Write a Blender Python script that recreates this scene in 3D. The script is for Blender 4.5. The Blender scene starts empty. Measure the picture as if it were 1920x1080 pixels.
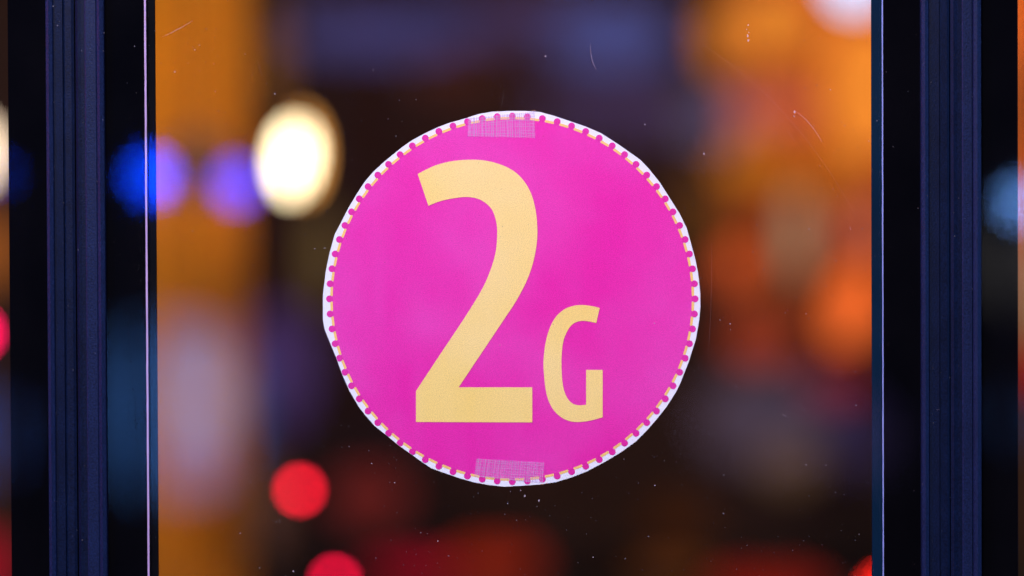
import bpy, bmesh, math, random
from mathutils import Matrix, Vector
random.seed(7)
R = math.radians
sc = bpy.context.scene
col = sc.collection

# ------------------------------------------------------------------ camera
ZC = 1.45                    # height of the picture centre above the ground
D = 1.813                    # camera to glass
FOC, SENS = 85.0, 36.0
PITCH, ROLL = R(0.9), R(-0.24)
cam_d = bpy.data.cameras.new('camera')
cam = bpy.data.objects.new('camera', cam_d)
col.objects.link(cam)
ROT = Matrix.Rotation(math.pi / 2 - PITCH, 4, 'X') @ Matrix.Rotation(ROLL, 4, 'Z')
CLOC = Vector((0, -D, ZC + D * math.tan(PITCH)))
cam.matrix_world = Matrix.Translation(CLOC) @ ROT
cam_d.lens, cam_d.sensor_width = FOC, SENS
cam_d.clip_start, cam_d.clip_end = 0.05, 200
cam_d.dof.use_dof = True
cam_d.dof.focus_distance = D * 1.0006
cam_d.dof.aperture_fstop = 1.2
cam_d.dof.aperture_blades = 0
sc.camera = cam

# ------------------------------------------------------------------ world: night
w = bpy.data.worlds.new('World'); sc.world = w; w.use_nodes = True
bg = w.node_tree.nodes['Background']
bg.inputs[0].default_value = (0.10, 0.20, 0.55, 1)
bg.inputs[1].default_value = 0.012

# ------------------------------------------------------------------ lamps
def area(name, loc, target, size, power, colour):
    l = bpy.data.lights.new(name, 'AREA'); l.shape = 'DISK'; l.size = size
    l.energy = power; l.color = colour
    o = bpy.data.objects.new(name, l); col.objects.link(o)
    o.location = loc
    o.rotation_euler = (Vector(target) - Vector(loc)).to_track_quat('-Z', 'Y').to_euler()
    return o
area('street_key_lamp', (-0.5, -2.1, 3.25), (0.05, 0, ZC - 0.12), 0.9, 141, (0.985, 0.86, 0.985))
area('street_pink_lamp', (-3.2, -0.75, 1.9), (0, 0, ZC), 0.5, 20, (1.0, 0.16, 0.36))
area('street_blue_lamp', (3.0, -1.0, 1.6), (0, 0, ZC), 0.6, 26, (0.12, 0.30, 1.0))
area('street_left_blue_lamp', (-1.7, -1.5, 3.0), (-0.35, 0, ZC), 0.5, 50, (0.03, 0.26, 1.0))
_l = bpy.data.lights.new('post_tint_spot', 'SPOT'); _l.energy = 42; _l.color = (1.0, 0.10, 0.42)  # added narrow spot, only there to tint the right post pink
_l.spot_size = R(17); _l.spot_blend = 0.6; _l.shadow_soft_size = 0.1
_o = bpy.data.objects.new('post_tint_spot', _l); col.objects.link(_o); _o.location = (-1.3, -0.62, 2.3)
_o.rotation_euler = (Vector((0.335, 0, ZC)) - Vector(_o.location)).to_track_quat('-Z', 'Y').to_euler()
area('curtain_down_lamp', (-0.75, 1.9, 3.1), (-0.85, 3.7, 1.8), 0.5, 24.5, (1.0, 0.82, 0.26))
area('curtain_up_lamp', (-0.85, 2.2, 0.25), (-0.85, 3.2, 1.1), 0.4, 1, (1.0, 0.55, 0.22))
area('room_lamp', (0.2, 5.5, 3.3), (-0.2, 9.6, 2.4), 0.8, 34, (1.0, 0.38, 0.20))
area('drape_lamp', (2.3, 6.3, 3.3), (1.9, 7.6, 2.1), 0.6, 80, (1.0, 0.58, 0.22))

# ------------------------------------------------------------------ exposure
sc.view_settings.view_transform = 'Standard'
sc.view_settings.look = 'None'
sc.view_settings.exposure = 0
sc.view_settings.gamma = 1
sc.view_settings.use_curve_mapping = False
sc.render.engine = 'CYCLES'
sc.cycles.use_denoising = True
sc.cycles.use_adaptive_sampling = False
sc.cycles.max_bounces = 10
sc.cycles.transparent_max_bounces = 24
sc.cycles.sample_clamp_indirect = 6
sc.cycles.caustics_reflective = False

# ------------------------------------------------------------------ helpers
def at(px, py, y):
    """point where the ray through a photograph pixel meets the plane Y = y"""
    k = SENS / FOC / 1920
    d = ROT.to_3x3() @ Vector(((px - 960) * k, (540 - py) * k, -1))
    t = (y - CLOC.y) / d.y
    return CLOC + d * t
def scale_at(y):                       # metres per photograph pixel on plane Y = y
    return SENS / FOC / 1920 * (y + D)

def tag(o, label, cat, group=None):
    o['label'] = label; o['category'] = cat
    if group: o['group'] = group
    return o
def obj(name, me, mat=None, parent=None, loc=None):
    o = bpy.data.objects.new(name, me); col.objects.link(o)
    if mat is not None and me is not None and len(me.materials) == 0: me.materials.append(mat)
    if parent: o.parent = parent
    if loc is not None: o.location = loc
    return o
def empty(name, loc=(0, 0, 0)):
    o = bpy.data.objects.new(name, None); col.objects.link(o); o.location = loc
    o.empty_display_size = 0.05
    return o
def mesh(name, bm, smooth=False):
    me = bpy.data.meshes.new(name); bm.to_mesh(me); bm.free()
    if smooth:
        for p in me.polygons: p.use_smooth = True
    return me
def box_bm(x0, x1, y0, y1, z0, z1, bev=0):
    bm = bmesh.new()
    vs = [bm.verts.new((x, y, z)) for z in (z0, z1) for (x, y) in ((x0, y0), (x1, y0), (x1, y1), (x0, y1))]
    for f in ((3, 2, 1, 0), (4, 5, 6, 7), (0, 1, 5, 4), (1, 2, 6, 5), (2, 3, 7, 6), (3, 0, 4, 7)):
        bm.faces.new([vs[i] for i in f])
    if bev: bmesh.ops.bevel(bm, geom=list(bm.edges), offset=bev, segments=2, affect='EDGES', profile=0.5)
    return bm
def poly_bm(pts, thick=0.0):
    """a flat polygon facing -Y from world points, given thickness towards +Y"""
    bm = bmesh.new()
    vs = [bm.verts.new(p) for p in pts]
    f = bm.faces.new(vs); f.normal_update()
    if f.normal.y > 0: f.normal_flip()
    if thick:
        r = bmesh.ops.extrude_face_region(bm, geom=[f])
        for v in [g for g in r['geom'] if isinstance(g, bmesh.types.BMVert)]: v.co.y += thick
        bmesh.ops.recalc_face_normals(bm, faces=bm.faces)
    bmesh.ops.triangulate(bm, faces=[g for g in bm.faces if len(g.verts) > 4])
    return bm
def extrude_profile(pts, z0, z1):
    """closed cross-section (x, y) pulled up from z0 to z1"""
    bm = bmesh.new()
    a = [bm.verts.new((x, y, z0)) for x, y in pts]
    b = [bm.verts.new((x, y, z1)) for x, y in pts]
    n = len(pts)
    for i in range(n):
        j = (i + 1) % n
        bm.faces.new((a[i], a[j], b[j], b[i]))
    bm.faces.new(a[::-1]); bm.faces.new(b)
    bmesh.ops.recalc_face_normals(bm, faces=bm.faces)
    return bm
def lathe_bm(prof, seg=28):
    bm = bmesh.new(); rings = []
    for r, z in prof:
        rings.append([bm.verts.new((r * math.cos(2 * math.pi * k / seg), r * math.sin(2 * math.pi * k / seg), z)) for k in range(seg)])
    for a, b in zip(rings, rings[1:]):
        for k in range(seg):
            bm.faces.new((a[k], a[(k + 1) % seg], b[(k + 1) % seg], b[k]))
    bm.faces.new(rings[0][::-1]); bm.faces.new(rings[-1])
    bmesh.ops.recalc_face_normals(bm, faces=bm.faces)
    return bm
def ribbon(bm, pts, width, y=None):
    """thin flat line through points lying in a plane facing -Y"""
    L = R_ = None
    for i, p in enumerate(pts):
        q = pts[min(i + 1, len(pts) - 1)] - pts[max(i - 1, 0)]
        nrm = Vector((-q.z, 0, q.x)).normalized()
        wd = width[i] if isinstance(width, (list, tuple)) else width
        l, r = bm.verts.new(p + nrm * wd / 2), bm.verts.new(p - nrm * wd / 2)
        if L is not None: bm.faces.new((L, R_, r, l))
        L, R_ = l, r

# ------------------------------------------------------------------ materials
def new_mat(name):
    m = bpy.data.materials.new(name); m.use_nodes = True
    nt = m.node_tree; nt.nodes.clear()
    out = nt.nodes.new('ShaderNodeOutputMaterial')
    return m, nt, out
def principled(name, base, rough=0.5, spec=0.5, metal=0.0, var=0.0, vscale=30, grain=0.0, gscale=2500, bump=0.0, bscale=900, coat=0.0):
    m, nt, out = new_mat(name)
    p = nt.nodes.new('ShaderNodeBsdfPrincipled')
    p.inputs['Roughness'].default_value = rough
    p.inputs['Specular IOR Level'].default_value = spec
    p.inputs['Metallic'].default_value = metal
    p.inputs['Coat Weight'].default_value = coat
    nt.links.new(p.outputs[0], out.inputs[0])
    geo = nt.nodes.new('ShaderNodeNewGeometry')
    src = None
    rgb = nt.nodes.new('ShaderNodeRGB'); rgb.outputs[0].default_value = (*base, 1)
    src = rgb.outputs[0]
    for amt, s, det in ((var, vscale, 3), (grain, gscale, 2)):
        if not amt: continue
        n = nt.nodes.new('ShaderNodeTexNoise'); n.inputs['Scale'].default_value = s; n.inputs['Detail'].default_value = det
        nt.links.new(geo.outputs['Position'], n.inputs['Vector'])
        mr = nt.nodes.new('ShaderNodeMapRange')
        mr.inputs[1].default_value = 0.25; mr.inputs[2].default_value = 0.75
        mr.inputs[3].default_value = 1 - amt; mr.inputs[4].default_value = 1 + amt
        nt.links.new(n.outputs['Fac'], mr.inputs[0])
        v = nt.nodes.new('ShaderNodeVectorMath'); v.operation = 'SCALE'
        nt.links.new(src, v.inputs[0]); nt.links.new(mr.outputs[0], v.inputs['Scale'])
        src = v.outputs[0]
    nt.links.new(src, p.inputs['Base Color'])
    if bump:
        n = nt.nodes.new('ShaderNodeTexNoise'); n.inputs['Scale'].default_value = bscale; n.inputs['Detail'].default_value = 4
        nt.links.new(geo.outputs['Position'], n.inputs['Vector'])
        b = nt.nodes.new('ShaderNodeBump'); b.inputs['Strength'].default_value = bump; b.inputs['Distance'].default_value = 0.0005
        nt.links.new(n.outputs['Fac'], b.inputs['Height']); nt.links.new(b.outputs[0], p.inputs['Normal'])
    return m
def print_mat(name, base, faded_sheen, rough=0.55):
    """printed ink: uneven toner and painted glass sheen as pale patches, vertical banding, fine paper grain"""
    m, nt, out = new_mat(name)
    p = nt.nodes.new('ShaderNodeBsdfPrincipled'); p.inputs['Roughness'].default_value = rough
    p.inputs['Specular IOR Level'].default_value = 0.25
    nt.links.new(p.outputs[0], out.inputs[0])
    geo = nt.nodes.new('ShaderNodeNewGeometry')
    def noise(scale, det, sx=1, sz=1):
        mp = nt.nodes.new('ShaderNodeMapping'); mp.inputs['Scale'].default_value = (sx, 1, sz)
        nt.links.new(geo.outputs['Position'], mp.inputs[0])
        n = nt.nodes.new('ShaderNodeTexNoise'); n.inputs['Scale'].default_value = scale; n.inputs['Detail'].default_value = det
        nt.links.new(mp.outputs[0], n.inputs['Vector']); return n.outputs['Fac']
    def remap(s, a, b, c, d):
        mr = nt.nodes.new('ShaderNodeMapRange'); 
        for i, v in enumerate((a, b, c, d)): mr.inputs[i + 1].default_value = v
        nt.links.new(s, mr.inputs[0]); return mr.outputs[0]
    def math_(op, a, b):
        n = nt.nodes.new('ShaderNodeMath'); n.operation = op; nt.links.new(a, n.inputs[0]); nt.links.new(b, n.inputs[1]); return n.outputs[0]
    blot = remap(noise(9, 6), 0.38, 0.70, 0, 0.70)
    band = remap(noise(26, 2, 1.0, 0.10), 0.45, 0.72, 0, 0.35)
    fac = math_('MAXIMUM', blot, band)
    mix = nt.nodes.new('ShaderNodeMix'); mix.data_type = 'RGBA'
    nt.links.new(fac, mix.inputs[0]); mix.inputs[6].default_value = (*base, 1); mix.inputs[7].default_value = (*faded_sheen, 1)
    g = remap(noise(1300, 3), 0.3, 0.7, 0.85, 1.15)
    v = nt.nodes.new('ShaderNodeVectorMath'); v.operation = 'SCALE'
    nt.links.new(mix.outputs[2], v.inputs[0]); nt.links.new(g, v.inputs['Scale'])
    nt.links.new(v.outputs[0], p.inputs['Base Color'])
    return m
def emit(name, colour, strength=1.0, noise=0.0, nscale=8):
    m, nt, out = new_mat(name)
    e = nt.nodes.new('ShaderNodeEmission'); e.inputs[0].default_value = (*colour, 1); e.inputs[1].default_value = strength
    if noise:
        geo = nt.nodes.new('ShaderNodeNewGeometry')
        n = nt.nodes.new('ShaderNodeTexNoise'); n.inputs['Scale'].default_value = nscale
        nt.links.new(geo.outputs['Position'], n.inputs['Vector'])
        mr = nt.nodes.new('ShaderNodeMapRange'); mr.inputs[1].default_value = 0.3; mr.inputs[2].default_value = 0.7
        mr.inputs[3].default_value = strength * (1 - noise); mr.inputs[4].default_value = strength * (1 + noise)
        nt.links.new(n.outputs['Fac'], mr.inputs[0]); nt.links.new(mr.outputs[0], e.inputs[1])
    nt.links.new(e.outputs[0], out.inputs[0])
    return m
def glass_mat(name, ior=1.62, tint=(0.97, 0.985, 0.98)):
    m, nt, out = new_mat(name)
    geo = nt.nodes.new('ShaderNodeNewGeometry')
    mr = nt.nodes.new('ShaderNodeMapRange'); mr.inputs[3].default_value = ior; mr.inputs[4].default_value = 1 / ior
    nt.links.new(geo.outputs['Backfacing'], mr.inputs[0])
    fr = nt.nodes.new('ShaderNodeFresnel'); nt.links.new(mr.outputs[0], fr.inputs['IOR'])
    t = nt.nodes.new('ShaderNodeBsdfTransparent'); t.inputs[0].default_value = (*tint, 1)
    g = nt.nodes.new('ShaderNodeBsdfGlossy'); g.inputs['Roughness'].default_value = 0.025
    g.inputs[0].default_value = (1, 1, 1, 1)
    mx = nt.nodes.new('ShaderNodeMixShader')
    nt.links.new(fr.outputs[0], mx.inputs[0]); nt.links.new(t.outputs[0], mx.inputs[1]); nt.links.new(g.outputs[0], mx.inputs[2])
    # thin uneven film of fine dust on the pane
    def nz(scale, det, lo, hi, a, b):
        n = nt.nodes.new('ShaderNodeTexNoise'); n.inputs['Scale'].default_value = scale; n.inputs['Detail'].default_value = det
        nt.links.new(geo.outputs['Position'], n.inputs['Vector'])
        q = nt.nodes.new('ShaderNodeMapRange')
        for i, v in enumerate((lo, hi, a, b)): q.inputs[i + 1].default_value = v
        nt.links.new(n.outputs['Fac'], q.inputs[0]); return q.outputs[0]
    fine = nz(1500, 2, 0.40, 0.72, 0.0, 0.0030)
    wipe = nz(16, 4, 0.35, 0.70, 0.35, 1.3)
    mu = nt.nodes.new('ShaderNodeMath'); mu.operation = 'MULTIPLY'; nt.links.new(fine, mu.inputs[0]); nt.links.new(wipe, mu.inputs[1])
    df = nt.nodes.new('ShaderNodeBsdfDiffuse'); df.inputs[0].default_value = (0.7, 0.64, 0.66, 1)
    m2 = nt.nodes.new('ShaderNodeMixShader')
    nt.links.new(mu.outputs[0], m2.inputs[0]); nt.links.new(mx.outputs[0], m2.inputs[1]); nt.links.new(df.outputs[0], m2.inputs[2])
    nt.links.new(m2.outputs[0], out.inputs[0])
    return m
def film_mat(name, base, alpha):
    m, nt, out = new_mat(name)
    p = nt.nodes.new('ShaderNodeBsdfPrincipled'); p.inputs['Base Color'].default_value = (*base, 1)
    p.inputs['Roughness'].default_value = 0.6; p.inputs['Alpha'].default_value = alpha
    p.inputs['Specular IOR Level'].default_value = 0.2
    nt.links.new(p.outputs[0], out.inputs[0])
    return m

M = {}
M['glass'] = glass_mat('pane_glass')
M['enamel'] = principled('black_enamel', (0.0012, 0.0012, 0.0020), 0.9, 0.0)
M['inner'] = principled('inner_frame_paint', (0.0012, 0.0018, 0.004), 0.6, 0.04, var=0.2, vscale=20)
M['inner_blue'] = principled('inner_frame_blue', (0.0012, 0.014, 0.036), 0.6, 0.04, var=0.3, vscale=9)  # right inner frame has a bluer base colour than the left
M['lip'] = principled('gasket_lip', (0.004, 0.009, 0.034), 0.45, 0.14, var=0.15, vscale=40, grain=0.5, gscale=700, bump=0.4, bscale=900)
M['chan'] = principled('gasket_channel', (0.0015, 0.0045, 0.018), 0.5, 0.10, var=0.25, vscale=30, grain=0.5, gscale=700, bump=0.4, bscale=900)
M['groove'] = principled('gasket_groove', (0.002, 0.001, 0.002), 0.6, 0.2)
M['spacer'] = principled('spacer_metal', (0.42, 0.28, 0.46), 0.45, 0.4, var=0.12, vscale=60)
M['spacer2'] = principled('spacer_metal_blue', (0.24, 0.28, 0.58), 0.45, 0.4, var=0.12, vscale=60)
M['paper'] = principled('white_paper', (0.86, 0.85, 0.88), 0.8, 0.2, var=0.02, vscale=12, grain=0.03, gscale=1200)
M['pink'] = print_mat('pink_print', (0.82, 0.014, 0.345), (0.82, 0.085, 0.47))
M['dotpink'] = print_mat('pink_dot_print', (0.76, 0.016, 0.31), (0.77, 0.04, 0.37))
M['yellow'] = print_mat('yellow_print', (0.96, 0.68, 0.18), (0.96, 0.75, 0.34))
M['ink'] = principled('ink_edge_print', (0.60, 0.006, 0.22), 0.6, 0.2)
M['dash'] = principled('dash_print', (0.95, 0.60, 0.17), 0.7, 0.2, grain=0.06, gscale=1500)
M['film'] = film_mat('tape_film', (0.72, 0.40, 0.80), 0.15)
M['thread'] = film_mat('tape_thread', (0.82, 0.68, 0.96), 0.32)
M['fray'] = principled('tape_fray', (0.75, 0.38, 0.22), 0.8, 0.2)
M['dust'] = film_mat('dust_speck', (0.5, 0.46, 0.5), 0.19)
M['drop'] = film_mat('dried_drop', (0.66, 0.56, 0.6), 0.42)
M['scratch'] = film_mat('glass_scratch', (0.6, 0.46, 0.48), 0.26)
M['faint'] = film_mat('faint_scratch', (0.6, 0.5, 0.48), 0.045)
M['drip'] = film_mat('dark_drip', (0.0, 0.0, 0.0), 0.55)
M['wall'] = principled('dark_room_wall', (0.10, 0.055, 0.035), 0.8, 0.2, var=0.3, vscale=2)
M['ground'] = principled('dark_ground', (0.03, 0.03, 0.035), 0.7, 0.3, var=0.3, vscale=5)
M['cord'] = principled('lamp_cord', (0.01, 0.01, 0.01), 0.6, 0.3)
M['metal'] = principled('lamp_metal', (0.05, 0.045, 0.04), 0.4, 0.5)
M['drape'] = principled('rust_curtain', (0.55, 0.17, 0.05), 0.9, 0.1, var=0.35, vscale=2)
M['curtain'] = principled('amber_curtain', (0.66, 0.27, 0.016), 0.9, 0.1, var=0.25, vscale=3, grain=0.1, gscale=300)

# ------------------------------------------------------------------ the setting
ZT = 2.7
def struct(o): o['kind'] = 'structure'; return o
struct(obj('street', mesh('street', box_bm(-9, 9, -14, -0.02, -0.2, -0.004)), M['ground']))
struct(obj('floor', mesh('floor', box_bm(-6, 6, -0.02, 9.8, -0.2, 0)), M['ground']))
struct(obj('back_wall', mesh('back_wall', box_bm(-6, 6, 9.8, 10.0, 0, 3.4)), M['wall']))
struct(obj('ceiling', mesh('ceiling', box_bm(-6, 6, 0.3, 9.8, 3.4, 3.5)), M['wall']))

# ------------------------------------------------------------------ glass panels and their posts
def X(px, y=0.0): return at(px, 540, y).x
TH = 0.008
def glazing(name, x0, x1, label, bands, lines, inners):
    t = empty(name, ((x0 + x1) / 2, 0, 0.0)); tag(t, label, 'glass panel')
    cx = t.location.x
    g = obj('glass_pane', mesh('glass_pane', box_bm(x0 - cx, x1 - cx, 0, TH, 0.0, ZT)), M['glass'], t)
    for a, b in bands:
        obj('border_band', mesh('border_band', box_bm(a - cx, b - cx, 0.0030, 0.0062, 0.002, ZT - 0.002)), M['enamel'], t)
    for a, b, mt, lb in lines:
        # hand-laid line: slightly uneven left edge
        bm = bmesh.new(); n = 260; L = None
        for i in range(n + 1):
            z = 0.002 + (ZT - 0.004) * i / n
            j1 = random.uniform(-1, 1) * 0.00010; j2 = random.uniform(-1, 1) * 0.00007
            q = [bm.verts.new((a - cx + j1, 0.0024, z)), bm.verts.new((b - cx + j2, 0.0024, z)),
                 bm.verts.new((b - cx + j2, 0.0029, z)), bm.verts.new((a - cx + j1, 0.0029, z))]
            if L:
                for k in range(4): bm.faces.new((L[k], L[(k + 1) % 4], q[(k + 1) % 4], q[k]))
            L = q
        bmesh.ops.recalc_face_normals(bm, faces=bm.faces)
        o = obj('spacer_line', mesh('spacer_line', bm), mt, t); o['label'] = lb
    for a, b, mt in inners:
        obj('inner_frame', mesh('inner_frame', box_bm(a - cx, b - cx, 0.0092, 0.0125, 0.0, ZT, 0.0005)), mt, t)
    return t, g
yb = 0.003
door, pane = glazing('glass_door', X(199.5), X(1726), 'clear glass door pane with black edge bands holding the round pink sign',
    [(X(200, yb), X(273.5, yb)), (X(1657, yb), X(1725.5, yb))],
    [(X(273.5, .0024), X(277, .0024), M['spacer'], 'thin pale lilac line along the black band'),
     (X(1654.2, .0024), X(1656.4, .0024), M['spacer2'], 'very thin pale blue line along the black band')],
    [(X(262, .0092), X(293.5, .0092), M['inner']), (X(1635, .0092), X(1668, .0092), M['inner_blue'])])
gl, _ = glazing('side_window', X(-620), X(89.5), 'glass side panel beside the ribbed post near the amber curtain',
    [(X(18, yb), X(89, yb))], [], [(X(18.6, .0092), X(60, .0092), M['inner'])])
gr, _ = glazing('side_window', X(1839.5), X(2540), 'glass side panel reflecting a pale blue glow beside the purplish ribbed post',
    [(X(1840, yb), X(1907, yb))], [(X(1907.6, .0024), X(1908.6, .0024), M['inner'], 'thin dark line along the black band')], [(X(1870, .0092), X(1909, .0092), M['inner'])])

def post(xs, label):
    """ribbed rubber post seal between two panes; xs: photograph columns of its ribs"""
    a, b, c, d, e, f, g, h = [X(v) for v in xs]
    t = empty('ribbed_post', ((a + h) / 2, 0, 0)); tag(t, label, 'post', 'ribbed posts between the glass panels')
    cx = t.location.x
    def part(name, prof, m):
        return obj(name, mesh(name, extrude_profile([(x - cx, y) for x, y in prof], 0.0, ZT)), m, t)
    k = 0.40
    bk = 0.012
    def lip(x0, x1):
        w_ = x1 - x0
        return [(x0, bk), (x0, -0.0026), (x0 + w_ * 0.10, -0.0036), (x0 + w_ * 0.46, -0.0048), (x0 + w_ * 0.90, -0.0036), (x1, -0.0026), (x1, bk)]
    part('lip', lip(a, b), M['lip'])
    part('lip', lip(g, h), M['lip'])
    # stepped channels either side of the slit
    part('channel', [(b, bk), (b, -0.0012), (b + (c - b) * .93, -0.0016), (c, -0.0004), (c, bk)], M['chan'])
    part('channel', [(c, bk), (c, -0.0002), (c + (d - c) * .15, -0.0010), (c + (d - c) * .75, -0.0008), (d, 0.0002), (d, bk)], M['chan'])
    part('slit', [(d, bk), (d, 0.0045), (e, 0.0045), (e, bk)], M['groove'])
    part('channel', [(e, bk), (e, 0.0004), (e + (f - e) * .25, -0.0010), (e + (f - e) * .6, -0.0004), (f, -0.0002), (f, bk)], M['chan'])
    part('channel', [(f, bk), (f, -0.0010), (f + (g - f) * .1, -0.0016), (f + (g - f) * .9, -0.0016), (g, -0.0008), (g, bk)], M['lip'])
    return t
def post_dust(t, x0, x1, n):
    bm = bmesh.new()
    for k in range(n):
        c = at(random.uniform(x0, x1), random.uniform(0, 1080), -0.0052) - t.location
        q = scale_at(0) * min(1.4, 0.3 + random.expovariate(4))
        bm.faces.new([bm.verts.new(c + Vector((q * math.cos(a * 1.257) * random.uniform(.7, 1.2), 0, q * math.sin(a * 1.257) * random.uniform(.7, 1.3)))) for a in range(5)])
    o = obj('dust', mesh('dust', bm), M['dust'], t); o['kind'] = 'stuff'
post_l = post((90, 104, 122, 142.0, 144.5, 162, 185, 199), 'ribbed navy rubber post seal beside the pane edge with the lilac line')
post_r = post((1726.5, 1741, 1762, 1780.5, 1782.5, 1803.5, 1823.5, 1839), 'ribbed purplish rubber post seal beside the pane edge with the pale blue line')

post_dust(post_l, 92, 197, 70); post_dust(post_r, 1729, 1837, 70)

# ------------------------------------------------------------------ the sign
CX, CY, RD = 960.5, 560.3, 342.7
YP = 0.0094                                   # front of the paper, just behind the pane
OUT = [(955,208),(922.5,209.5),(897.5,213.7),(872.5,222),(843.7,230),(822,238),(797.5,249.5),(772.5,263),(752.5,277),(720,303.5),
 (700,322),(683.7,341),(670,362),(653.7,389),(640,416),(627.5,440),(618,474),(611,507),(605.5,552.5),(605.5,600),(608.7,617.5),
 (618.7,642.5),(630,670),(642,703),(655,732.5),(672.5,762.5),(685,778.7),(702.5,798.7),(725,816.5),(747.5,835),(770,851),(790,865.5),
 (809,878),(832.5,886.5),(860,896),(887.5,904),(914,909),(945,912.5),(975,911),(1010,908.5),(1042,904),(1072,895),(1100,884),
 (1135,865.5),(1165,847.5),(1192.5,827.5),(1212.5,807.5),(1230,787.5),(1250,762.5),(1267.5,735),(1276,717.5),(1292,676.5),(1305,635),
 (1311,600),(1313.2,575),(1313,550),(1309,512.5),(1304,487.5),(1295,454),(1287.5,427.5),(1274,400),(1257.5,374),(1237.5,342.5),
 (1217.5,317.5),(1201,300),(1180,285),(1160,271),(1127.5,250),(1097.5,237),(1072.5,228.5),(1040,217.5),(1012.5,210),(985,208)]
def inside_r(th):
    """radius of the cut edge at a polar angle about the disc centre"""
    dx, dy = math.cos(th), math.sin(th); best = 1e9
    for (x0, y0), (x1, y1) in zip(OUT, OUT[1:] + OUT[:1]):
        ax, ay, bx, by = x0 - CX, y0 - CY, x1 - x0, y1 - y0
        den = dx * by - dy * bx
        if abs(den) < 1e-9: continue
        t = (ax * by - ay * bx) / den; u = (ax * dy - ay * dx) / den
        if t > 0 and -1e-6 <= u <= 1 + 1e-6: best = min(best, t)
    return best
def fit(p, m=0.4):
    dx, dy = p[0] - CX, p[1] - CY; r = math.hypot(dx, dy)
    rm = inside_r(math.atan2(dy, dx)) - m
    return p if r <= rm else (CX + dx * rm / r, CY + dy * rm / r)

sc_ = at(CX, CY, YP)
sign = empty('paper_sign', (sc_.x, sc_.y, sc_.z))
tag(sign, 'round hand-cut paper sign with yellow 2G on pink, taped behind the glass', 'sign')
def local(pts, y): return [at(px, py, y) - sc_ for px, py in pts]
obj('paper', mesh('paper', poly_bm(local(OUT, YP), 0.00025)), M['paper'], sign)
obj('printed_disc', mesh('printed_disc', poly_bm(local([(CX + 338.0 * math.cos(2 * math.pi * k / 240), CY + 338.0 * math.sin(2 * math.pi * k / 240)) for k in range(240)], YP - 0.00008))), M['pink'], sign)
ND = 76
for k in range(ND):
    th = 2 * math.pi * k / ND
    c = (CX + RD * math.cos(th), CY + RD * math.sin(th))
    ring = [fit((c[0] + 6.45 * math.cos(2 * math.pi * j / 20), c[1] + 6.45 * math.sin(2 * math.pi * j / 20))) for j in range(20)]
    obj('dot', mesh('dot', poly_bm(local(ring, YP - 0.00016))), M['dotpink'], sign)
    half = math.pi / ND
    a0, a1 = th + half - half * 0.60, th + half + half * 0.60
    seg = [(341.3, a0 + (a1 - a0) * j / 4) for j in range(5)] + [(336.6, a1 - (a1 - a0) * j / 4) for j in range(5)]
    obj('dash', mesh('dash', poly_bm(local([fit((CX + r * math.cos(t), CY + r * math.sin(t))) for r, t in seg], YP - 0.00012))), M['dash'], sign)

def smooth(pts, corners, n=5):
    """closed Catmull-Rom outline, straight at the listed corners"""
    out = []; N = len(pts)
    for i in range(N):
        p1, p2 = pts[i], pts[(i + 1) % N]
        p0 = pts[i - 1] if i not in corners else p1
        p3 = pts[(i + 2) % N] if (i + 1) % N not in corners else p2
        if i in corners and (i + 1) % N in corners: out.append(p1); continue
        for s in range(n):
            t = s / n
            out.append(tuple(0.5 * (2 * p1[d] + (p2[d] - p0[d]) * t + (2 * p0[d] - 5 * p1[d] + 4 * p2[d] - p3[d]) * t * t + (3 * p1[d] - p0[d] - 3 * p2[d] + p3[d]) * t ** 3) for d in (0, 1)))
    return out
TWO = [(783.2,326.2),(810,312.7),(835,304.7),(860,300.6),(882.5,299.4),(905,300.6),(927.5,305),(950,313.2),(970,326),(986.2,345),(997.5,367.5),
 (1004.4,395),(1007.3,422.5),(1007,450),(1003,477.5),(995,507.5),(982.5,537.5),(965,569),(950,591.5),(925,629),(900,666.3),(860,726.2),
 (998,726.2),(998,792),(780,791.2),(780,733.2),(825,665),(862.5,609),(887.5,570),(907.5,535),(921,502.5),(928.9,475),(932,447),(931.2,420),
 (924,396),(912.5,382.3),(897.5,373.2),(880,369.6),(862.5,370),(837.5,374.2),(820,379),(803.3,385.8)]
GEE = [(1124.5,577.5),(1110,574),(1092.5,572),(1075,573.5),(1060,579),(1046,590),(1036,604),(1028.7,621),(1023,642.5),(1020,665),(1019,683),
 (1020,702),(1022,722),(1025.6,742),(1032.5,760),(1042.5,774),(1055,784),(1070,790),(1085,791.2),(1105,789),(1130,782.5),(1130,693.7),
 (1099,693.7),(1099,758.7),(1087.5,760),(1075,757.3),(1065.5,749),(1058.9,736),(1055,719),(1053.3,700),(1052.8,683),(1053.2,666),(1054.8,648),
 (1058.9,631),(1067.5,614.5),(1077.5,605.2),(1090,601.7),(1102.5,602.4),(1118,605.5)]
for nm, G_, cs in (('digit_two', TWO, {0, 21, 22, 23, 24, 25, 41}), ('letter_g', GEE, {0, 20, 21, 22, 23, 38})):
    obj('ink_edge', mesh('ink_edge', poly_bm(local([(x + 0.6, y + 1.0) for x, y in smooth(G_, cs)], YP - 0.00012))), M['ink'], sign)
obj('digit_two', mesh('digit_two', poly_bm(local(smooth(TWO, {0, 21, 22, 23, 24, 25, 41}), YP - 0.00016))), M['yellow'], sign)
obj('letter_g', mesh('letter_g', poly_bm(local(smooth(GEE, {0, 20, 21, 22, 23, 38}), YP - 0.00016))), M['yellow'], sign)

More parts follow.
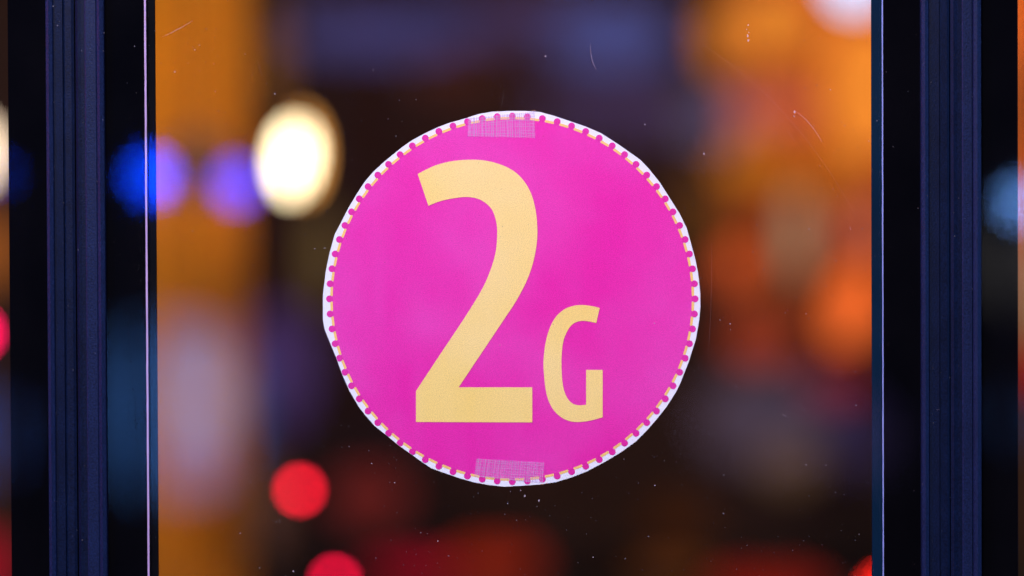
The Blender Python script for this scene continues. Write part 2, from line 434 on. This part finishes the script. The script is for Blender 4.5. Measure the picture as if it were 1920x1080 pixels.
# ------------------------------------------------------------------ woven tape pieces between paper and pane
def tape(corners, nv, nh, label, fray, seed):
    rnd = random.Random(seed)
    YT = YP - 0.0004
    tl, tr, br, bl = corners
    o0 = at(*bl, YT)
    t = empty('tape', o0); tag(t, label, 'tape', 'pieces of tape holding the sign')
    def uv(u, v):
        a = (tl[0] + (tr[0] - tl[0]) * u, tl[1] + (tr[1] - tl[1]) * u); b = (bl[0] + (br[0] - bl[0]) * u, bl[1] + (br[1] - bl[1]) * u)
        return (a[0] + (b[0] - a[0]) * v, a[1] + (b[1] - a[1]) * v)
    edge = [uv(i / 10, 0) for i in range(11)] + [uv(1, i / 4) for i in range(1, 4)] + [uv(1 - i / 10, 1) for i in range(11)] + [uv(0, 1 - i / 4) for i in range(1, 4)]
    edge = [(x + rnd.uniform(-.35, .35), y + rnd.uniform(-.35, .35)) for x, y in edge]
    obj('film', mesh('film', poly_bm([at(x, y, YT) - o0 for x, y in edge])), M['film'], t)
    bm = bmesh.new(); px = scale_at(0)
    for i in range(nv):
        u = (i + 0.5 + rnd.uniform(-.28, .28)) / nv; w0 = rnd.uniform(0.55, 1.25) * px
        ph = rnd.uniform(0, 6)
        ribbon(bm, [at(*uv(u + 0.002 * math.sin(ph + 5 * v / 6), v / 6), YT - 0.00008) - o0 for v in range(7)], w0)
    for j in range(nh):
        v = (j + 0.5 + rnd.uniform(-.2, .2)) / nh; w0 = rnd.uniform(0.45, 0.9) * px
        ph = rnd.uniform(0, 6)
        ribbon(bm, [at(*uv(i / 14, min(1, max(0, v + 0.022 * math.sin(ph + i * 0.6)))), YT - 0.00012) - o0 for i in range(15)], w0)
    s = obj('woven_thread', mesh('woven_thread', bm), M['thread'], t); s['kind'] = 'stuff'
    bm = bmesh.new()
    for x, y, n in fray:
        for k in range(n):
            x0 = x + rnd.uniform(-5, 5); 
            ribbon(bm, [at(x0, y, YT) - o0, at(x0 + rnd.uniform(-2.5, 2.5), y + rnd.uniform(-2.2, 1.0), YT) - o0], 0.6 * px)
    s = obj('frayed_end', mesh('frayed_end', bm), M['fray'], t); s['kind'] = 'stuff'
tape([(877, 221.5), (1002.5, 209), (1003.7, 258.8), (876.5, 255.8)], 32, 8, 'strip of clear woven tape across the top edge of the round pink sign', [(999, 207.5, 6), (935, 209, 3)], 3)
tape([(893, 859.6), (1020.6, 866.8), (1017.5, 906.5), (889, 893.5)], 31, 8, 'strip of clear woven tape across the bottom edge of the round pink sign', [(1012, 908.5, 5), (1024, 906.5, 4)], 5)

# ------------------------------------------------------------------ wear on the outer face of the door pane
def on_pane(px, py, y=-0.0003):
    p = at(px, py, y); return p - door.location
def speck(bm, px, py, rx, ry, ang, n=6):
    ca, sa = math.cos(ang), math.sin(ang)
    vs = []
    for k in range(n):
        a = 2 * math.pi * k / n; q = random.uniform(0.7, 1.2)
        u, v = rx * q * math.cos(a), ry * q * math.sin(a)
        vs.append(bm.verts.new(on_pane(px + u * ca - v * sa, py + u * sa + v * ca)))
    bm.faces.new(vs)
bm = bmesh.new()
for k in range(1700):
    if k % 40 == 0: x = random.choice((random.uniform(202, 292), random.uniform(1637, 1724)))
    else: x = random.uniform(285, 1645)
    y = random.uniform(-6, 1086)
    r = min(1.6, 0.32 + random.expovariate(4.2))
    speck(bm, x, y, r, r * random.uniform(0.5, 1.6), random.uniform(0, 3), 5)
d_ = obj('dust', mesh('dust', bm), M['dust'], door); d_['kind'] = 'stuff'
bm = bmesh.new()
for x, y, rx, ry in ((1022.5,105.5,2,2.2),(1320,288,2,2.4),(1403,47,1.4,2.2),(1402,67,1.8,3.2),(1403,76,2.4,3.2),(984,930,2.1,3.6),(1010.5,938.5,1.8,3.2),
        (976,919.5,1.2,1.5),(952,944,1.3,1.3),(1490,210,2.6,3.4),(1489,218,1.6,1.6),(1227,606,1.3,1.3),(1209,233,1.8,1.8),(1617,429,1.2,1.2),
        (1517,429,1.3,1.3),(153,154,0,0),(821,1014,1.2,1.8),(550,1071,1.6,2.4),(470,905,1.2,1.2),(361,433,1.4,1.4),(515,176,1.2,1.8),(590,466,1.2,1.2),
        (1557,168,1.4,1.4),(1605,760,1.2,1.8),(1112,1045,1.3,1.3),(697,869,1.3,1.3),(740,905,1.3,1.3),(1350,600,1.2,1.2),(1369,607,1.6,1.6)):
    if rx: speck(bm, x, y, rx * .8, ry * .8, random.uniform(-.3, .3), 8)
for q in ((700, 131, 1.3), (1228, 910, 1.4), (1400, 55, 1.0), (1404, 61, 1.0)):
    speck(bm, q[0], q[1], q[2], q[2], 0, 7)
d_ = obj('dried_drop', mesh('dried_drop', bm), M['drop'], door); d_['kind'] = 'stuff'
def scratch(pts, width, mat, n=14):
    bm = bmesh.new(); P = []
    for i in range(n + 1):
        t = i / n; 
        if len(pts) == 2: x, y = [pts[0][d] * (1 - t) + pts[1][d] * t for d in (0, 1)]
        else: x, y = [pts[0][d] * (1 - t) ** 2 + 2 * pts[1][d] * t * (1 - t) + pts[2][d] * t * t for d in (0, 1)]
        P.append(on_pane(x, y, -0.0004))
    px = scale_at(0)
    ribbon(bm, P, [max(0.15, width * math.sin(math.pi * min(1, max(0.06, i / n)) * 0.97) ** 0.6) * px for i in range(n + 1)])
    return obj('scratch', mesh('scratch', bm), mat, door)
scratch([(305, 69), (332, 57), (361, 39)], 0.9, M['scratch'])
scratch([(1490, 207), (1521, 228), (1541, 266)], 1.1, M['scratch'])
scratch([(1107, 82), (1107, 118), (1120, 132)], 1.0, M['scratch'])
scratch([(1473, 243), (1482, 252), (1492, 268)], 0.8, M['faint'])
scratch([(1170, 10), (1460, 120), (1612, 420)], 0.8, M['faint'], 40)
scratch([(945, 165), (944, 185), (938, 206)], 0.7, M['faint'])
scratch([(1334, 455), (1336, 560), (1327, 680)], 0.7, M['faint'])
scratch([(1593, 425), (1596, 431)], 0.9, M['scratch'])
scratch([(1466, 776), (1475, 781)], 0.9, M['scratch'])
scratch([(482, 110), (487, 130), (492, 143)], 0.7, M['faint'])
scratch([(748, 40), (760, 22)], 0.7, M['faint'])
scratch([(1048, 2), (1068, 14), (1090, 16)], 0.7, M['faint'])
bm = bmesh.new()
x = 238
for k in range(46):
    y = 592 + k * 5.2 + random.uniform(-3, 3); x = 238 + (y - 592) * 0.085 + random.uniform(-2, 2)
    if random.random() < 0.55: speck(bm, x, y, random.uniform(.5, 1.3), random.uniform(.8, 3), 0, 6)
for k in range(30):
    y = random.uniform(270, 560); speck(bm, 258 + random.uniform(-3, 8), y, random.uniform(.4, .9), random.uniform(.8, 2.5), 0, 6)
d_ = obj('drip_mark', mesh('drip_mark', bm), M['drip'], door); d_['kind'] = 'stuff'

# ------------------------------------------------------------------ behind the glass, far out of focus
def curtain(px0, px1, y, mt, label, hem=0.01):
    x0, x1 = at(px0, 540, y).x, at(px1, 540, y).x
    t = empty('curtain', ((x0 + x1) / 2, y, 0)); tag(t, label, 'curtain')
    cx = t.location.x; bm = bmesh.new(); n = 90; cols = []
    for i in range(n + 1):
        x = x0 + (x1 - x0) * i / n - cx; yy = 0.03 * math.sin(i * 1.05) + 0.008 * math.sin(i * 0.37)
        cols.append([bm.verts.new((x, yy * (1 + 0.15 * (1 - z / 3)), z)) for z in [hem + (3.2 - hem) * q / 4 for q in range(5)]])
    for a, b in zip(cols, cols[1:]):
        for k in range(4): bm.faces.new((a[k], b[k], b[k + 1], a[k + 1]))
    me = mesh('drape', bm, True)
    o = obj('drape', me, mt, t)
    s = o.modifiers.new('thickness', 'SOLIDIFY'); s.thickness = 0.004
    r = lathe_bm([(0.012, x0 - cx - 0.08), (0.012, x1 - cx + 0.08)], 12)
    bmesh.ops.rotate(r, verts=r.verts, cent=(0, 0, 0), matrix=Matrix.Rotation(math.pi / 2, 3, 'Y'))
    bmesh.ops.translate(r, verts=r.verts, vec=(0, 0, 3.22))
    obj('rail', mesh('rail', r), M['metal'], t)
    return t
curtain(95, 466, 3.5, M['curtain'], 'blurred amber curtain glowing behind the glass door')
curtain(1372, 1985, 7.8, M['drape'], 'blurred rust-brown curtain hanging behind the orange paper lanterns', at(1500, 690, 7.8).z)

def hanging_lamp(name, px, py, y, rx, ry, colour, strength, label, cat, group=None, tilt=0.0, ribs=0, taper=0.0, noise=0.0, mirror=False, ztop=3.4):
    """a glowing shade on a cord with a top cap; rx, ry in photograph pixels (without the blur)"""
    p = at(px, py, y); s = scale_at(y); a, b = rx * s, ry * s
    if mirror: p = Vector((p.x, -p.y, p.z))
    t = empty(name, p); tag(t, label, cat, group)
    prof = []
    n = 22 if not ribs else 40
    for i in range(n + 1):
        ph = -math.pi / 2 + math.pi * i / n
        r = max(0.002, a * math.cos(ph) * (1 + taper * math.sin(ph)))
        if ribs and 0 < i < n: r *= 1 + (0.025 if i % 2 else -0.01)
        prof.append((r, b * math.sin(ph)))
    sh = obj('lamp_shade', mesh('lamp_shade', lathe_bm(prof, 32), True), emit(name + '_glow', colour, strength, noise), t)
    sh.rotation_euler.y = tilt
    obj('cap', mesh('cap', lathe_bm([(a * .28, b * .985), (a * .28, b * 1.06), (a * .08, b * 1.12)], 20)), M['metal'], sh)
    zc = ztop - p.z
    if zc > b * 1.1: obj('cord', mesh('cord', lathe_bm([(0.003, b * 1.02), (0.003, zc)], 8)), M['cord'], t)
    return t
# white lamp by the curtain, its twin seen through the left panel
WP = 'white pendant lamps'
wl = hanging_lamp('pendant_lamp', 550, 300, 3.0, 30, 62, (1.0, 0.80, 0.48), 9.0, 'blurred oval white pendant lamp glowing beside the amber curtain', 'lamp', WP, taper=0.12, tilt=R(6))
_s = scale_at(3.1)
_sh = obj('amber_halo', mesh('amber_halo', lathe_bm([(max(.002, 31 * _s * math.cos(-math.pi / 2 + math.pi * i / 20)), 74 * _s * math.sin(-math.pi / 2 + math.pi * i / 20)) for i in range(21)], 28), True), emit('amber_glass', (1.0, 0.40, 0.08), 2.6), wl)  # added glowing shell behind the bulb draws the lamp's amber halo
_sh.location = (5 * _s, 0.13, 14 * _s)
hanging_lamp('pendant_lamp', -52, 285, 3.4, 40, 60, (1.0, 0.72, 0.50), 5.0, 'blurred warm white pendant lamp seen through the left side panel', 'lamp', WP)
hanging_lamp('pendant_lamp', 1602, -45, 4.6, 50, 60, (0.46, 0.66, 1.0), 2.4, 'blurred bluish white pendant lamp above the orange lanterns', 'lamp', WP)
# red lamps
def red(px, py, y, r, c, s, label): hanging_lamp('red_lamp', px, py, y, r, r, c, s, label, 'lamp', 'red lamps behind the glass')
red(562, 919, 2.5, 11, (1.0, 0.009, 0.032), 19, 'blurred bright red lamp below the amber curtain edge')
red(628, 1089, 2.5, 11, (1.0, 0.003, 0.05), 16, 'blurred crimson lamp lowest beneath the other bright red lamp')
red(-44, 625, 3.0, 16, (1.0, 0.003, 0.10), 16, 'blurred magenta red lamp seen through the left side panel')
red(1668, 1118, 5.5, 24, (1.0, 0.014, 0.008), 10, 'blurred red lamp beside the right inner frame')
# paper lanterns
LG = 'glowing paper lanterns behind the glass'
def lantern(px, py, y, rx, ry, c, label, tilt=0.0, name='paper_lantern'):
    hanging_lamp(name, px, py, y, rx, ry, c, 1.0, label, 'lantern', LG, tilt=tilt, ribs=1, noise=0.12)
lantern(1622, 165, 5.4, 76, 130, (1.10, 0.30, 0.030), 'large bright orange paper lantern under the bluish white lamp')
lantern(1455, 42, 6.4, 84, 70, (0.90, 0.25, 0.026), 'wide orange paper lantern hanging near the bluish white lamp')
lantern(1350, 70, 7.0, 34, 70, (0.62, 0.17, 0.02), 'dim orange paper lantern at the left of the wide orange one')
lantern(1450, 205, 6.4, 76, 36, (0.72, 0.145, 0.07), 'flat coral paper lantern below the wide orange one')
lantern(1420, 310, 6.8, 76, 36, (0.62, 0.17, 0.008), 'flat amber paper lantern above the rust-red one')
lantern(1560, 330, 6.8, 60, 40, (0.60, 0.15, 0.010), 'brown-orange paper lantern under the large bright orange one')
lantern(1320, 400, 7.2, 46, 80, (0.11, 0.035, 0.006), 'dim brown paper lantern close to the right edge of the pink sign')
lantern(1492, 440, 5.6, 24, 78, (0.38, 0.25, 0.15), 'tall greyish beige paper lantern beside the rust-red one')
lantern(1615, 425, 6.4, 48, 40, (0.60, 0.13, 0.08), 'small salmon paper lantern above the glowing orange-red one')
lantern(1600, 572, 5.4, 44, 84, (1.25, 0.19, 0.030), 'glowing orange-red paper lantern beside the tall beige one', tilt=R(20))
lantern(1378, 500, 5.4, 32, 42, (0.78, 0.10, 0.02), 'round rust-red paper lantern just right of the pink sign')
lantern(1425, 640, 6.4, 66, 44, (0.34, 0.04, 0.016), 'dim dark rust paper lantern low beside the pink sign')
lantern(1570, 720, 6.6, 66, 34, (0.20, 0.014, 0.022), 'dim plum paper lantern under the glowing orange-red one')
lantern(1480, 870, 6.4, 60, 44, (0.10, 0.050, 0.028), 'very dim brown paper lantern low on the right')
lantern(1275, 975, 6.8, 60, 44, (0.05, 0.012, 0.003), 'faint brown paper lantern low beside the dark red ones')
lantern(930, 1052, 6.4, 84, 34, (0.32, 0.018, 0.005), 'wide dark red paper lantern below the pink sign')
lantern(780, 1072, 6.8, 90, 24, (0.36, 0.003, 0.018), 'flat crimson paper lantern beside the wide dark red one')
lantern(1260, 1075, 6.8, 70, 24, (0.11, 0.026, 0.003), 'small dim brown-orange paper lantern beneath the pink sign')
lantern(1440, 1105, 6.4, 110, 34, (0.26, 0.010, 0.004), 'wide very dark red paper lantern low on the right')
lantern(690, 930, 7.0, 74, 50, (0.15, 0.014, 0.012), 'dim wine-red paper lantern behind the bright red lamp')
lantern(610, 480, 6.5, 40, 96, (0.11, 0.062, 0.022), 'dim olive-brown paper lantern under the white pendant lamp')
lantern(372, 312, 2.7, 70, 66, (0.20, 0.072, 0.030), 'dim brown lantern shape added to darken the amber curtain')  # added shape that dims this stretch of the curtain
lantern(372, 745, 2.7, 90, 110, (0.36, 0.16, 0.11), 'dusky pink lantern shape added low to tint the amber curtain')  # added glowing shape that turns the lower curtain beige
lantern(850, 140, 7.0, 90, 30, (0.060, 0.014, 0.008), 'faint maroon paper lantern above the pink sign')
lantern(505, 120, 6.4, 30, 120, (0.16, 0.055, 0.012), 'narrow dim brown lantern shape added to soften the amber curtain edge')  # added glowing shape that extends the curtain's amber glow past its edge
lantern(500, 950, 6.4, 30, 90, (0.10, 0.04, 0.03), 'narrow faint brown paper lantern at the left of the bright red lamp')
lantern(1950, 560, 5.6, 40, 110, (0.40, 0.20, 0.10), 'tan paper lantern seen through the right side panel')
lantern(1955, 690, 5.4, 36, 40, (0.55, 0.008, 0.004), 'deep red paper lantern seen through the right side panel')
lantern(1950, 180, 5.6, 50, 90, (0.22, 0.06, 0.014), 'brown paper lantern seen through the right side panel')
lantern(-40, 470, 5.0, 60, 70, (0.42, 0.11, 0.015), 'amber paper lantern seen through the left side panel')
lantern(-40, 1060, 5.0, 60, 60, (0.40, 0.008, 0.020), 'dark red paper lantern low in the left side panel')

# ------------------------------------------------------------------ street lamps and added glowing ovals, seen as reflections in the panes
def globe_post(px, py, v, r, colour, strength, label):
    """globe street lamp on a post, placed where its mirror image falls at that pixel"""
    p = at(px, py, v); s = scale_at(v); a = r * s; p = Vector((p.x, -p.y, p.z))
    t = empty('street_lamp', (p.x, p.y, 0)); tag(t, label, 'lamp', 'globe lamps on the street')
    obj('globe', mesh('globe', lathe_bm([(max(.002, a * math.cos(-math.pi / 2 + math.pi * i / 20)), p.z + a * math.sin(-math.pi / 2 + math.pi * i / 20)) for i in range(21)], 28), True), emit('street_globe', colour, strength), t)
    obj('post', mesh('post', lathe_bm([(0.06, 0), (0.06, 0.05), (0.018, 0.07), (0.014, p.z - a * 0.98)], 14)), M['metal'], t)
globe_post(283, 331, 2.8, 34, (0.0, 0.05, 1.0), 36, 'blue globe street lamp mirrored over the black edge band')
globe_post(443, 345, 2.8, 34, (0.0, 0.04, 1.0), 22, 'blue globe street lamp mirrored beside the white pendant lamp')
globe_post(2, 325, 2.8, 16, (0.0, 0.07, 1.0), 8, 'small blue globe street lamp mirrored in the left side panel')
globe_post(1915, 380, 2.6, 34, (0.16, 0.40, 1.0), 15, 'pale blue globe street lamp mirrored in the right side panel')
def mirror_oval(px0, px1, py0, py1, v, colour, strength, label):
    """added glowing oval on legs, there only to put a coloured reflection in the panes"""
    a, b = at(px0, py1, v), at(px1, py0, v)
    cx = (a.x + b.x) / 2
    t = empty('reflected_oval', (cx, -v, 0)); tag(t, label, 'added light', 'added glowing ovals reflected in the panes')
    hx, hz, mz = (b.x - a.x) / 2, (b.z - a.z) / 2, (a.z + b.z) / 2
    def oval(g, y0, y1):
        P = []
        for k in range(40):
            q = 2 * math.pi * k / 40; c_, s_ = math.cos(q), math.sin(q)
            P.append(Vector(((hx + g) * math.copysign(abs(c_) ** 0.85, c_), y0, mz + (hz + g) * math.copysign(abs(s_) ** 0.85, s_))))
        return poly_bm(P, y1 - y0)
    obj('lit_face', mesh('lit_face', oval(0, 0, 0.01)), emit('oval_glow', colour, strength, 0.25, 3), t)
    obj('housing', mesh('housing', oval(0.02, -0.12, -0.002)), M['metal'], t)
    for sx in (-hx * .5, hx * .5):
        obj('leg', mesh('leg', box_bm(sx - .015, sx + .015, -0.08, -0.05, 0, mz)), M['metal'], t)
mirror_oval(175, 480, 600, 930, 9.0, (0.14, 0.48, 1.5), 1.4, 'large pale blue oval glow added as a reflection over the amber curtain')
mirror_oval(460, 580, 580, 800, 9.4, (0.36, 0.20, 1.0), 1.1, 'narrow violet oval glow added as a reflection beside the pale blue one')
mirror_oval(540, 880, 20, 105, 10.0, (0.22, 0.24, 0.9), 1.7, 'wide dim navy oval glow added as a reflection above the pink sign')
mirror_oval(1030, 1270, 10, 125, 10.0, (0.20, 0.30, 1.1), 2.0, 'brighter navy oval glow added as a reflection above right of the pink sign')
mirror_oval(860, 1100, -10, 90, 11.0, (0.3, 0.22, 0.8), 0.9, 'faint violet oval glow added as a reflection between two navy ones')
mirror_oval(1000, 1330, 150, 260, 10.5, (0.3, 0.22, 0.8), 0.9, 'faint violet oval glow added as a reflection just above the pink sign')
mirror_oval(1270, 1400, 170, 270, 9.2, (0.6, 0.50, 1.0), 1.0, 'small mauve oval glow added as a reflection above right of the pink sign')
mirror_oval(1310, 1560, 700, 870, 9.0, (0.62, 0.44, 0.74), 0.75, 'wide grey-mauve oval glow added as a reflection low on the right')
mirror_oval(1540, 1670, 750, 880, 9.0, (0.28, 0.20, 0.7), 0.6, 'dim violet oval glow added as a reflection beside the grey-mauve one')
mirror_oval(-90, 30, 730, 900, 9.2, (0.12, 0.34, 1.4), 1.3, 'blue oval glow added as a reflection in the left side panel')
mirror_oval(1840, 1990, 420, 570, 9.4, (0.55, 0.52, 0.50), 0.8, 'grey oval glow added as a reflection in the right side panel')
mirror_oval(1880, 2010, 740, 830, 9.4, (0.08, 0.28, 0.9), 1.0, 'dim blue oval glow added as a reflection in the right side panel')
